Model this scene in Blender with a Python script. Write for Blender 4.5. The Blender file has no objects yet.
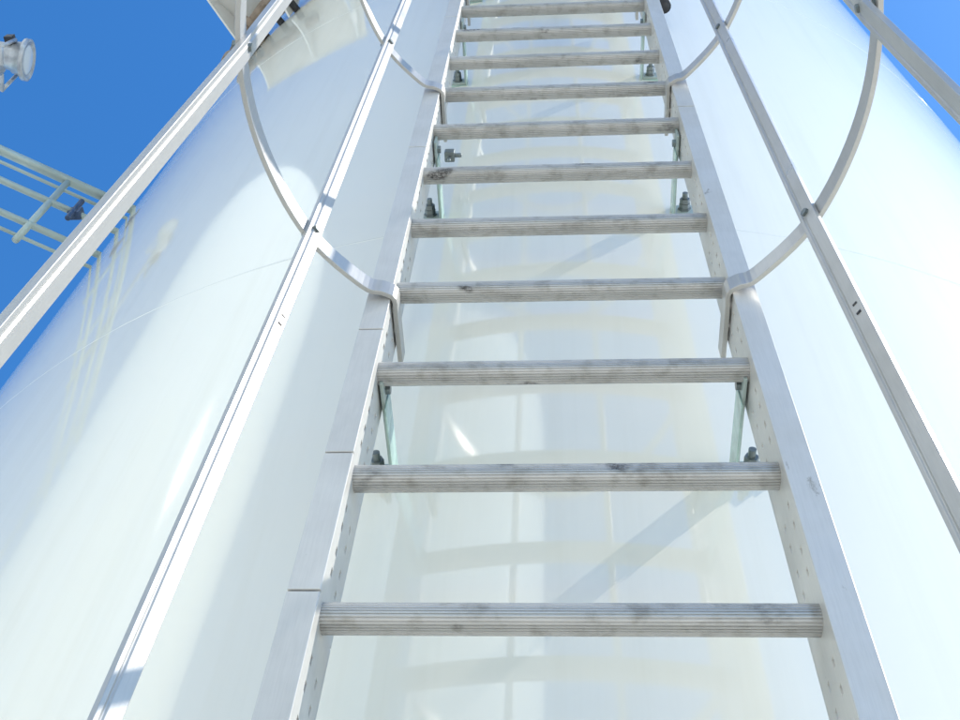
import bpy, bmesh, math, random
from mathutils import Vector, Matrix
random.seed(4)
S=bpy.context.scene
S.view_settings.view_transform='Standard'; S.view_settings.look='None'; S.view_settings.exposure=0
COL=S.collection
# ---------------------------------------------------------------- helpers
def newmat(name):
    m=bpy.data.materials.new(name); m.use_nodes=True
    nt=m.node_tree; b=nt.nodes['Principled BSDF']; return m,nt,b
def node(nt,t,**k):
    n=nt.nodes.new(t)
    for a,v in k.items():
        if a in n.inputs: n.inputs[a].default_value=v
        else: setattr(n,a,v)
    return n
def coords(nt,scale):
    tc=node(nt,'ShaderNodeTexCoord'); mp=node(nt,'ShaderNodeMapping'); mp.inputs['Scale'].default_value=scale
    nt.links.new(tc.outputs['Object'],mp.inputs['Vector']); return mp.outputs['Vector']
def noise(nt,vec,scale,detail=4,rough=.55):
    n=node(nt,'ShaderNodeTexNoise'); n.inputs['Scale'].default_value=scale; n.inputs['Detail'].default_value=detail
    n.inputs['Roughness'].default_value=rough; nt.links.new(vec,n.inputs['Vector']); return n.outputs['Fac']
def ramp(nt,fac,stops):
    r=node(nt,'ShaderNodeValToRGB'); e=r.color_ramp.elements
    while len(e)<len(stops): e.new(.5)
    for i,(p,c) in enumerate(stops):
        e[i].position=p; e[i].color=(*c,1) if len(c)==3 else c
    nt.links.new(fac,r.inputs['Fac']); return r.outputs['Color']
def mix(nt,a,b,fac=1.0,mode='MULTIPLY'):
    m=node(nt,'ShaderNodeMix',data_type='RGBA',blend_type=mode)
    if isinstance(fac,(int,float)): m.inputs['Factor'].default_value=fac
    else: nt.links.new(fac,m.inputs['Factor'])
    nt.links.new(a,m.inputs['A']); nt.links.new(b,m.inputs['B']); return m.outputs['Result']
def bump(nt,b,h,strength,dist=.01):
    n=node(nt,'ShaderNodeBump'); n.inputs['Strength'].default_value=strength; n.inputs['Distance'].default_value=dist
    nt.links.new(h,n.inputs['Height']); nt.links.new(n.outputs['Normal'],b.inputs['Normal'])
def g(v): return (v,v,v)

def paint(name,base=(.85,.81,.695)):
    m,nt,b=newmat(name)
    v=coords(nt,(1,1,1)); vs=coords(nt,(3,3,.12))
    n1=noise(nt,v,1.2,4); n2=noise(nt,vs,5,5,.65)
    c1=ramp(nt,n1,[(.3,tuple(x*.97 for x in base)),(.7,base)])
    c2=ramp(nt,n2,[(.28,(.965,.96,.945)),(.5,g(1))])
    c=mix(nt,c1,c2); nt.links.new(c,b.inputs['Base Color'])
    nt.links.new(ramp(nt,n1,[(.3,g(.03)),(.7,g(.07))]),b.inputs['Roughness'])
    b.inputs['IOR'].default_value=1.95
    vv=coords(nt,(1,1,.5)); bump(nt,b,noise(nt,vv,1.8,1),.08,.02)
    return m
def alu(name,base=.62,met=.55,rough=.42,kind='plain',warm=(1,.985,.95)):
    m,nt,b=newmat(name)
    vert=kind in('rail','cage')
    v=coords(nt,(1,1,1)); vs=coords(nt,(14,14,.7) if vert else (.6,40,40))
    n1=noise(nt,v,7,4,.55); n2=noise(nt,vs,30,2)
    c=ramp(nt,n1,[(.3,tuple(base*.86*w for w in warm)),(.62,tuple(base*w for w in warm))])
    c=mix(nt,c,ramp(nt,n2,[(.3,g(.95)),(.6,g(1))]))
    if kind=='rung':
        # sparse charcoal boot scuffs, grit-broken
        n3=noise(nt,coords(nt,(6,13,13)),1.5,3,.5); n4=noise(nt,coords(nt,(120,130,130)),1.2,4,.7)
        patch=ramp(nt,n3,[(.29,g(1)),(.37,g(0))]); grit=ramp(nt,n4,[(.42,g(1)),(.66,g(.1))])
        k=mix(nt,patch,grit)
        dk=node(nt,'ShaderNodeRGB'); dk.outputs[0].default_value=(.085,.08,.075,1)
        c=mix(nt,c,dk.outputs[0],k,'MIX')
        n5=noise(nt,coords(nt,(30,32,32)),1.1,5,.6)
        c=mix(nt,c,ramp(nt,n5,[(.30,(.72,.70,.67)),(.5,g(1))]))
    if kind=='rail':
        n3=noise(nt,coords(nt,(16,16,7)),1.2,7,.7)
        c=mix(nt,c,ramp(nt,n3,[(.26,(.13,.12,.11)),(.295,(.55,.52,.47)),(.35,g(1))]))
    nt.links.new(c,b.inputs['Base Color'])
    b.inputs['Metallic'].default_value=met
    nt.links.new(ramp(nt,n1,[(.3,g(rough+.12)),(.7,g(rough-.03))]),b.inputs['Roughness'])
    bump(nt,b,n2,.06,.002)
    return m
def plain(name,c,rough=.5,met=0.):
    m,nt,b=newmat(name); v=coords(nt,(1,1,1)); n1=noise(nt,v,25,4)
    nt.links.new(ramp(nt,n1,[(.3,tuple(x*.65 for x in c)),(.65,c)]),b.inputs['Base Color'])
    b.inputs['Roughness'].default_value=rough; b.inputs['Metallic'].default_value=met; return m
M_tank=paint('tank_gloss_paint'); M_tank2=paint('tank_gloss_paint_b',(.88,.87,.81))
M_rung=alu('rung_aluminium',.50,.45,.36,'rung',(1,.98,.94))
M_rail=alu('rail_aluminium',.61,.3,.38,'rail',(1,.965,.90))
M_cage=alu('cage_aluminium',.48,.4,.3,'cage',(1,.97,.91))
M_galv=alu('galvanised_steel',.5,.4,.45,'plain',(.86,1,.93))
M_dark=plain('dark_rubber',(.03,.03,.035),.5)
M_steel=plain('bolt_steel',(.22,.25,.25),.35,.6)
M_rust=plain('rusty_clamp',(.30,.23,.17),.6,.2)
M_blue=plain('blue_clamp',(.04,.07,.14),.4)
M_pad=plain('pad_green_glass',(.45,.62,.55),.25)

def obj(name,bm,mat,parent=None,smooth=False,bev=0):
    me=bpy.data.meshes.new(name); bmesh.ops.recalc_face_normals(bm,faces=bm.faces); bm.to_mesh(me); bm.free()
    if smooth:
        for p in me.polygons: p.use_smooth=True
    o=bpy.data.objects.new(name,me); COL.objects.link(o)
    if mat: me.materials.append(mat)
    if bev:
        b=o.modifiers.new('bev','BEVEL'); b.width=bev; b.segments=2; b.limit_method='ANGLE'; b.angle_limit=math.radians(40)
    if parent: o.parent=parent
    return o
def empty(name):
    e=bpy.data.objects.new(name,None); COL.objects.link(e); return e
def loft(bm,secs,closed=False):
    rings=[[bm.verts.new(p) for p in s] for s in secs]; n=len(rings[0])
    L=len(rings); rng=range(L) if closed else range(L-1)
    for i in rng:
        a=rings[i]; b=rings[(i+1)%L]
        for j in range(n): bm.faces.new((a[j],a[(j+1)%n],b[(j+1)%n],b[j]))
    if not closed:
        bm.faces.new(rings[0][::-1]); bm.faces.new(rings[-1])
def box(bm,c,s,rot=None):
    c=Vector(c); Rm=rot or Matrix.Identity(3)
    secs=[]
    for z in(-.5,.5):
        secs.append([c+Rm@Vector((x*s[0],y*s[1],z*s[2])) for x,y in((-.5,-.5),(.5,-.5),(.5,.5),(-.5,.5))])
    loft(bm,secs)
def tube(bm,pts,r,n=14):
    pts=[Vector(p) for p in pts]; secs=[]
    for i,p in enumerate(pts):
        d=(pts[min(i+1,len(pts)-1)]-pts[max(i-1,0)]).normalized()
        a=d.cross(Vector((0,0,1)) if abs(d.z)<.9 else Vector((1,0,0))).normalized(); b=d.cross(a)
        rr=r[i] if isinstance(r,(list,tuple)) else r
        secs.append([p+a*rr*math.cos(t*2*math.pi/n)+b*rr*math.sin(t*2*math.pi/n) for t in range(n)])
    loft(bm,secs)
# ---------------------------------------------------------------- camera
CAM=Vector((-.0153,-1.009,1.6))
F=1100.
back=Vector((.0671,-.5370,-.8409)).normalized()
right=Vector((.9977,.0479,.0489)); right=(right-back*right.dot(back)).normalized(); up=back.cross(right)
cd=bpy.data.cameras.new('camera'); co=bpy.data.objects.new('camera',cd); COL.objects.link(co)
Mx=Matrix((right,up,back)).transposed().to_4x4(); Mx.translation=CAM; co.matrix_world=Mx
cd.sensor_width=36; cd.lens=36*F/960; cd.clip_start=.02; cd.clip_end=4000; S.camera=co
def rel(x,y,z): return Vector((x,y,z))+CAM
# ---------------------------------------------------------------- sun / sky
EL=math.radians(48); AZ=math.radians(95)
sd=Vector((math.sin(AZ)*math.cos(EL),math.cos(AZ)*math.cos(EL),math.sin(EL)))
sl=bpy.data.lights.new('sun','SUN'); sl.energy=5; sl.angle=math.radians(.5); sl.color=(1,.965,.90)
so=bpy.data.objects.new('sun',sl); COL.objects.link(so); so.rotation_euler=sd.to_track_quat('Z','Y').to_euler()
W=bpy.data.worlds.new('World'); S.world=W; W.use_nodes=True; nt=W.node_tree
sk=nt.nodes.new('ShaderNodeTexSky'); sk.sky_type='NISHITA'; sk.sun_disc=False; sk.sun_elevation=EL; sk.sun_rotation=AZ
sk.air_density=1.2; sk.dust_density=.5; sk.ozone_density=2.0; sk.altitude=100
hs=nt.nodes.new('ShaderNodeHueSaturation'); hs.inputs['Saturation'].default_value=1.3; hs.inputs['Value'].default_value=1.5
bg=nt.nodes['Background']; bg.inputs['Strength'].default_value=.15
tint=nt.nodes.new('ShaderNodeMix'); tint.data_type='RGBA'; tint.blend_type='MULTIPLY'; tint.inputs['Factor'].default_value=1
tint.inputs['B'].default_value=(.68,.94,1.10,1)
nt.links.new(sk.outputs['Color'],hs.inputs['Color']); nt.links.new(hs.outputs['Color'],tint.inputs['A']); nt.links.new(tint.outputs['Result'],bg.inputs['Color'])
# ---------------------------------------------------------------- ground
bm=bmesh.new(); bmesh.ops.create_grid(bm,x_segments=40,y_segments=40,size=1500)
m,nt,b=newmat('pale_bounce_ground'); v=coords(nt,(1,1,1))
c=ramp(nt,noise(nt,v,.6,7,.6),[(.3,(.72,.67,.57)),(.7,(.81,.76,.66))])  # unseen ground, kept pale and warm to bounce light onto the tank
nt.links.new(c,b.inputs['Base Color']); b.inputs['Roughness'].default_value=.9
obj('ground',bm,m)
# ---------------------------------------------------------------- tanks
R=2.63
def tank(cx,cy,R,H,mat,seams):
    e=empty('storage_tank')
    bm=bmesh.new(); N=256
    prof=[(R,0.0)]+[(R,z) for z in [H*i/14 for i in range(1,14)]]+[(R,H)]
    for i in range(1,9):
        a=i/8*math.pi/2; prof.append((max(R*math.cos(a),.02),H+R*.35*math.sin(a)))
    loft(bm,[[Vector((r*math.cos(2*math.pi*j/N),r*math.sin(2*math.pi*j/N),z)) for j in range(N)] for r,z in prof])
    o=obj('shell',bm,mat,e,True); o.location=(cx,cy,0)
    bm=bmesh.new()
    for z in seams:
        secs=[]
        for j in range(N):
            a=2*math.pi*j/N; d=Vector((math.cos(a),math.sin(a),0))
            secs.append([d*(R-.002)+Vector((0,0,z-.006)),d*(R+.0002)+Vector((0,0,z-.003)),d*(R+.0004)+Vector((0,0,z)),
                         d*(R+.0002)+Vector((0,0,z+.003)),d*(R-.002)+Vector((0,0,z+.006))])
        loft(bm,secs,True)
    o=obj('weld_seams',bm,mat,e,True); o.location=(cx,cy,0)
    bm=bmesh.new()
    loft(bm,[[Vector((r*math.cos(2*math.pi*j/N),r*math.sin(2*math.pi*j/N),z)) for j in range(N)] for r,z in [(R+.15,-.1),(R+.15,.12),(R-.1,.125),(R-.1,-.1)]],True)
    o=obj('foundation_ring',bm,M_rail,e); o.location=(cx,cy,0)
    return e
tank(0,R+.2,R,15.5,M_tank,[1.75,4.15,6.9,9.4,11.9,14.0])
tank(-3.05,-8.9,2.63,15.5,M_tank2,[2,4.4,6.8,9.2,11.6,14])
tank(-8.0,-2.7,2.63,15.5,M_tank2,[2,4.4,6.8,9.2,11.6,14])  # unseen tank, added so its sunlit side brightens the main shell's left
def wall(phi,z,r=0):   # phi degrees left of the ladder
    a=math.radians(phi); return Vector((-(R+r)*math.sin(a),R+.2-(R+r)*math.cos(a),z))
# ---------------------------------------------------------------- ladder
LAD=empty('fixed_ladder')
s=.28; z1=2.579; XL=-.310; XR=.303
NR=range(-9,38)
def rungz(n): return z1+s*n
bm=bmesh.new()
# extruded section: soft rounded square with even serrations all round
prof=[]; ng=26
for i in range(ng):
    for f,dep in((.0,0),(.3,-.0002),(.6,0),(.72,.0013),(.88,.0013)):
        t=2*math.pi*(i+f)/ng; c,sn=math.cos(t),math.sin(t)
        rr=.0186/((abs(c)**2.7+abs(sn)**2.7)**(1/2.7))-dep
        prof.append((rr*c,rr*sn))
for n in NR:
    z=rungz(n); tw=random.uniform(-.004,.004)
    loft(bm,[[Vector((x,y,z+zz+tw*x)) for y,zz in prof] for x in(XL-.004,XR+.004)])
obj('rungs',bm,M_rung,LAD)
zb,zt=.03,rungz(37)+.3
for side,sx,X0 in(('left',-1,XL),('right',1,XR)):
    ys=[-.034,-.012,-.004,.030,.038,.062]
    zs=[zb]; holes=[]
    for n in NR:
        for off in(.075,.115,.165,.205):
            a=rungz(n)+off
            if a>zb+.02: zs+= [a-.0075,a+.0075]; holes.append((a-.0075,a+.0075))
    zs.append(zt); hs_=set(round(q[0],4) for q in holes)
    bm=bmesh.new(); X=X0+sx*.003
    V=[[bm.verts.new((X,y,z)) for y in ys] for z in zs]
    for i in range(len(zs)-1):
        for j in range(len(ys)-1):
            if round(zs[i],4) in hs_ and j in(1,3): continue
            bm.faces.new((V[i][j],V[i][j+1],V[i+1][j+1],V[i+1][j]))
    o=obj('rail_web_'+side,bm,M_rail,LAD); so_=o.modifiers.new('s','SOLIDIFY'); so_.thickness=.005; so_.offset=0
    cuts=[zb]
    js=[.06-8,.06-4,.04,1.05,2.3,5.3,9.3,13.3,20,28] if sx<0 else [-6,6.1,14,22,30]
    for n in js: cuts.append(rungz(n))
    cuts=sorted(c for c in cuts if c>=zb)+[zt]
    bm=bmesh.new()
    for a,b_ in zip(cuts[:-1],cuts[1:]):
        box(bm,(X0+sx*.0215,-.0368,(a+b_)/2),(.043,.0055,b_-a-.0035))
        box(bm,(X0+sx*.0215,.0648,(a+b_)/2),(.043,.0055,b_-a-.0035))
        box(bm,(X0+sx*.0405,-.030,(a+b_)/2),(.005,.008,b_-a-.0035))
    obj('rail_flanges_'+side,bm,M_rail,LAD,bev=.0012)
    bm=bmesh.new()
    for c_ in cuts[1:-1]:
        box(bm,(X0+sx*.0215,-.0325,c_),(.038,.003,.06))
    obj('splice_plates_'+side,bm,M_dark,LAD)
def nut(bm,c,axis,r,h):
    axis=Vector(axis).normalized(); tube(bm,[Vector(c),Vector(c)+axis*h],r,6)
bm=bmesh.new(); bmb=bmesh.new(); bmp=bmesh.new(); bmd=bmesh.new()
for k in range(-1,9):
    z=rungz(2.0+3.85*k)
    for sx,X0 in((-1,XL),(1,XR)):
        x=X0-sx*.006
        wy=R+.2-math.sqrt(R*R-.33**2)
        box(bm,(x,wy/2,z),(.006,wy-.004,.05))
        box(bmp,(x-sx*.0045,wy/2+.02,z-.01),(.003,wy-.05,.06))
        box(bm,(x+sx*.026,wy-.007,z),(.052,.007,.052))
        box(bmp,(x+sx*.026,wy-.0005,z),(.062,.006,.062))
        c=Vector((x+sx*.028,wy-.0105,z)); 
        nut(bmb,c,(0,-1,0),.017,.004) ; nut(bmb,c+Vector((0,-.004,0)),(0,-1,0),.014,.013); nut(bmb,c+Vector((0,-.018,0)),(0,-1,0),.013,.012)
        tube(bmb,[c,c+Vector((0,-.046,0))],.007,12)
        nut(bmd,(x-sx*.003,.03,z),(-sx,0,0),.010,.008)
obj('standoff_angles',bm,M_galv,LAD,bev=.001); obj('wall_pads',bmp,M_pad,LAD,bev=.001); obj('anchor_bolts',bmb,M_steel,LAD); obj('web_bolts',bmd,M_steel,LAD)
# ---------------------------------------------------------------- safety cage
CAGE=empty('safety_cage')
half=[(.36,-.068),(.444,-.165),(.497,-.30),(.515,-.44),(.495,-.59),(.435,-.715),(.33,-.83),(.18,-.92)]
def path(scale=1.0):
    L=[(-x,y) for x,y in half]; Rr=[(x*.962,y) for x,y in half[::-1]]
    pts=[(-.303,.10),(-.303,.0),(-.303,-.038),(-.322,-.052)]+L+[(0,-.95)]+Rr+[(.314,-.052),(.296,-.038),(.296,.0),(.296,.10)]
    out=[]
    for i in range(len(pts)-1):
        p0=Vector(pts[max(i-1,0)]);p1=Vector(pts[i]);p2=Vector(pts[i+1]);p3=Vector(pts[min(i+2,len(pts)-1)])
        st=3 if i<3 or i>len(pts)-5 else 6
        for q in range(st):
            t=q/st
            out.append(.5*((2*p1)+(-p0+p2)*t+(2*p0-5*p1+4*p2-p3)*t*t+(-p0+3*p1-3*p2+p3)*t**3))
    out.append(Vector(pts[-1]))
    if scale!=1: out=[Vector((p.x*(1+(scale-1)*min(1,max(0,-p.y/.15))),(p.y+.44)*(1+(scale-1)*min(1,max(0,-p.y/.15)))-.44)) for p in out]
    return out
def hoop(bm,z,scale=1.0,h=.042,t=.009):
    P=path(scale); secs=[]
    for i,p in enumerate(P):
        d=(P[min(i+1,len(P)-1)]-P[max(i-1,0)]).normalized(); nrm=Vector((-d.y,d.x))
        secs.append([Vector((*(p+nrm*a),z+b)) for a,b in((-t/2,-h/2),(t/2,-h/2),(t/2,h/2),(-t/2,h/2))])
    loft(bm,secs)
bm=bmesh.new(); hz=[rungz(2.74+4*k) for k in range(0,9)]
for z in hz: hoop(bm,z)
FLR=1.05
zlow=CAM.z+.57; hoop(bm,zlow,FLR)
obj('hoops',bm,M_cage,CAGE,bev=.0012)
bars=[(-.444,-.165,.031),(-.513,-.50,.037),(-.22,-.90,.03),(.22*.96,-.90,.03),(.475,-.53,.037),(.430,-.176,.034)]
bm=bmesh.new(); bb=bmesh.new(); bs=bmesh.new()
for bi,(x,y,w) in enumerate(bars):
    P=Vector((x,y)); C=Vector((0,-.44)); inn=(C-P).normalized(); tan=Vector((-inn.y,inn.x))
    Q=P+inn*.0095
    Qf=C+(Q-C)*FLR
    t=.010
    sec=[(-w/2,-t/2),(w/2,-t/2),(w/2,t/2),(-w*.12,t/2),(-w*.18,t/2-.002),(-w*.24,t/2-.002),(-w*.30,t/2),(-w/2,t/2)]
    secs=[[Vector((*(q+tan*a+inn*b_),z)) for a,b_ in sec] for q,z in((Qf,zlow-.05),(Qf,zlow+.03),(Q,hz[0]-.03),(Q,hz[0]+.03),(Q,hz[-1]+.05))]
    loft(bm,secs)
    for z in hz:
        c=Vector((*(Q+inn*.004),z)); nut(bb,c,(inn.x,inn.y,0),.0075,.006)
        c2=Vector((*(P-inn*.0045),z)); nut(bb,c2,(-inn.x,-inn.y,0),.010,.008)
    if bi in(0,5):
        z=hz[0]-(.30 if bi==0 else .33)
        for dz in(-.012,.012):
            f=max(0,min(1,(hz[0]-.03-z)/(hz[0]-zlow))); q=Q+(Qf-Q)*f
            c=Vector((*(q+inn*(.0052)+tan*.006),z+dz))
            Rm=Matrix(((tan.x,inn.x,0),(tan.y,inn.y,0),(0,0,1)))
            box(bs,c,(.008,.0015,.004),Rm)
obj('vertical_bars',bm,M_cage,CAGE,bev=.0012); obj('cage_bolts',bb,M_steel,CAGE); obj('stamped_slots',bs,M_dark,CAGE)
# ---------------------------------------------------------------- service platform (upper left)
PL=empty('service_platform')
M_plate=paint('platform_paint',(.58,.565,.52))
bm=bmesh.new(); zz=8.1
secs=[]
for i in range(9):
    ph=26+ (42-26)*i/8
    secs.append([wall(ph,zz,.02),wall(ph,zz,.42),wall(ph,zz+.012,.42),wall(ph,zz+.012,.02)])
loft(bm,secs)
secs=[]
for i in range(9):
    ph=25.8+ (42.2-25.8)*i/8
    secs.append([wall(ph,zz-.03,.43),wall(ph,zz-.03,.436),wall(ph,zz+.12,.436),wall(ph,zz+.12,.43)])
loft(bm,secs)
for ph in(27,34,41.5):
    a=math.radians(ph); t=Vector((math.cos(a),-math.sin(a),0))*.006
    p=[wall(ph,zz-.003,.01),wall(ph,zz-.003,.41),wall(ph,zz-.07,.41),wall(ph,zz-.30,.01)]
    loft(bm,[[q-t for q in p],[q+t for q in p]])
obj('deck_and_gussets',bm,M_plate,PL,bev=.002)
bm=bmesh.new()
tube(bm,[wall(41.8,zz-.50,.05),wall(41.8,zz-.30,.07),wall(40.5,zz-.16,.1),wall(37,zz-.10,.13),wall(32,zz-.09,.13)],.034)
for a,b_,c_,d_ in((41.8,-.52,41.8,-.45),(41.8,-.32,41.7,-.26),(40.0,-.15,39.2,-.13),(36.4,-.1,35.6,-.1)):
    tube(bm,[wall(a,zz+b_,.06 if b_<-.2 else .115),wall(c_,zz+d_,.065 if b_<-.2 else .12)],.052,20)
box(bm,wall(41,zz-.38,.03),(.12,.06,.06)); box(bm,wall(39.4,zz-.24,.03),(.06,.08,.14))
obj('pipe_elbow',bm,M_rust,PL,bev=.002)
bm=bmesh.new()
for ph,dz in((40.2,-.42),(39.3,-.36),(38.7,-.20),(36,-.2),(33.5,-.18),(42,-.2),(41,-.5)):
    nut(bm,wall(ph,zz+dz,.0),wall(ph,0,1)-wall(ph,0,0),.022,.06)
obj('bolts',bm,M_dark,PL)
# ---------------------------------------------------------------- guardrail (left)
GR=empty('guardrail')
A=Vector((-3.9,1.25)); B=Vector((-2.03,2.31))
bm=bmesh.new()
for z,r in((5.0,.025),(4.90,.009),(4.75,.017),(4.50,.017),(4.38,.009)):
    tube(bm,[rel(A.x,A.y,z),rel(B.x,B.y,z)],r)
for f,zz0 in((.80,4.34),(.60,4.34),(.48,4.34),(.105,-1.6)):
    p=A+(B-A)*f; tube(bm,[rel(p.x,p.y,zz0),rel(p.x,p.y,5.0)],.017)
obj('rails_and_posts',bm,M_galv,GR,True)
bm=bmesh.new()
for f,z in((.86,4.75),(.9,4.98)):
    p=A+(B-A)*f; box(bm,rel(p.x,p.y,z),(.06,.045,.06)); tube(bm,[rel(p.x,p.y-.02,z-.1),rel(p.x,p.y-.02,z+.1)],.014)
obj('clamps',bm,M_blue,GR,bev=.004)
# ---------------------------------------------------------------- floodlight
FL=empty('floodlight')
o0=rel(-3.02,1.78,6.04); ax=Vector((.95,.25,.05)).normalized(); K=.85
a1=ax.cross(Vector((0,0,1))).normalized(); a2=ax.cross(a1)
def lathe(name,prof,mat,n=40):
    bm=bmesh.new(); loft(bm,[[o0+(ax*h+a1*r*math.cos(2*math.pi*j/n)+a2*r*math.sin(2*math.pi*j/n))*K for j in range(n)] for h,r in prof]); return obj(name,bm,mat,FL,True)
Mw=plain('lamp_housing_grey',(.52,.53,.55),.3,.3)
lathe('housing',[(-.14,.05),(-.13,.085),(-.02,.09),(-.01,.105),(.05,.115),(.055,.14),(.085,.14),(.087,.12),(.08,.118)],Mw)
mg,ntg,bg_=newmat('lamp_glass'); bg_.inputs['Base Color'].default_value=(.6,.62,.65,1); bg_.inputs['Roughness'].default_value=.08
lathe('lens',[(.077,.117),(.084,.08),(.088,.01)],mg)
lathe('gear_box',[(-.26,.055),(-.255,.07),(-.15,.07),(-.145,.03)],M_dark)
bm=bmesh.new()
for sg in(-1,1): tube(bm,[o0+a1*sg*.105,o0+a1*sg*.125-Vector((0,0,.2))],.011)
tube(bm,[o0+a1*.125-Vector((0,0,.2)),o0-a1*.125-Vector((0,0,.2))],.013)
tube(bm,[o0-Vector((0,0,.2)),Vector((o0.x,o0.y,rel(0,0,4.5).z))],.024)
obj('yoke_and_pole',bm,Mw,FL,True)
bm=bmesh.new(); box(bm,o0+a1*.10-ax*.03,(.045,.045,.05)); tube(bm,[o0-ax*.2,o0-ax*.25+Vector((0,0,-.15)),o0+Vector((-.03,0,-.35))],.012)
obj('cable',bm,M_dark,FL)
# ---------------------------------------------------------------- conduit, junction box
CS=empty('cable_conduit')
bm=bmesh.new(); p=rel(.44,1.16,4.32)
tube(bm,[p,p+Vector((0,0,.09))],.028); tube(bm,[p+Vector((0,0,.09)),p+Vector((0,0,6))],.018)
obj('conduit',bm,M_dark,CS,True)
JB=empty('junction_box')
bm=bmesh.new(); z=rungz(6.72)
box(bm,(-.295,.145,z),(.028,.03,.028)); tube(bm,[(-.31,.145,z),(-.262,.145,z)],.006); tube(bm,[(-.295,.145,z+.02),(-.295,.145,z-.04)],.005)
obj('box_body',bm,M_steel,JB,bev=.003)
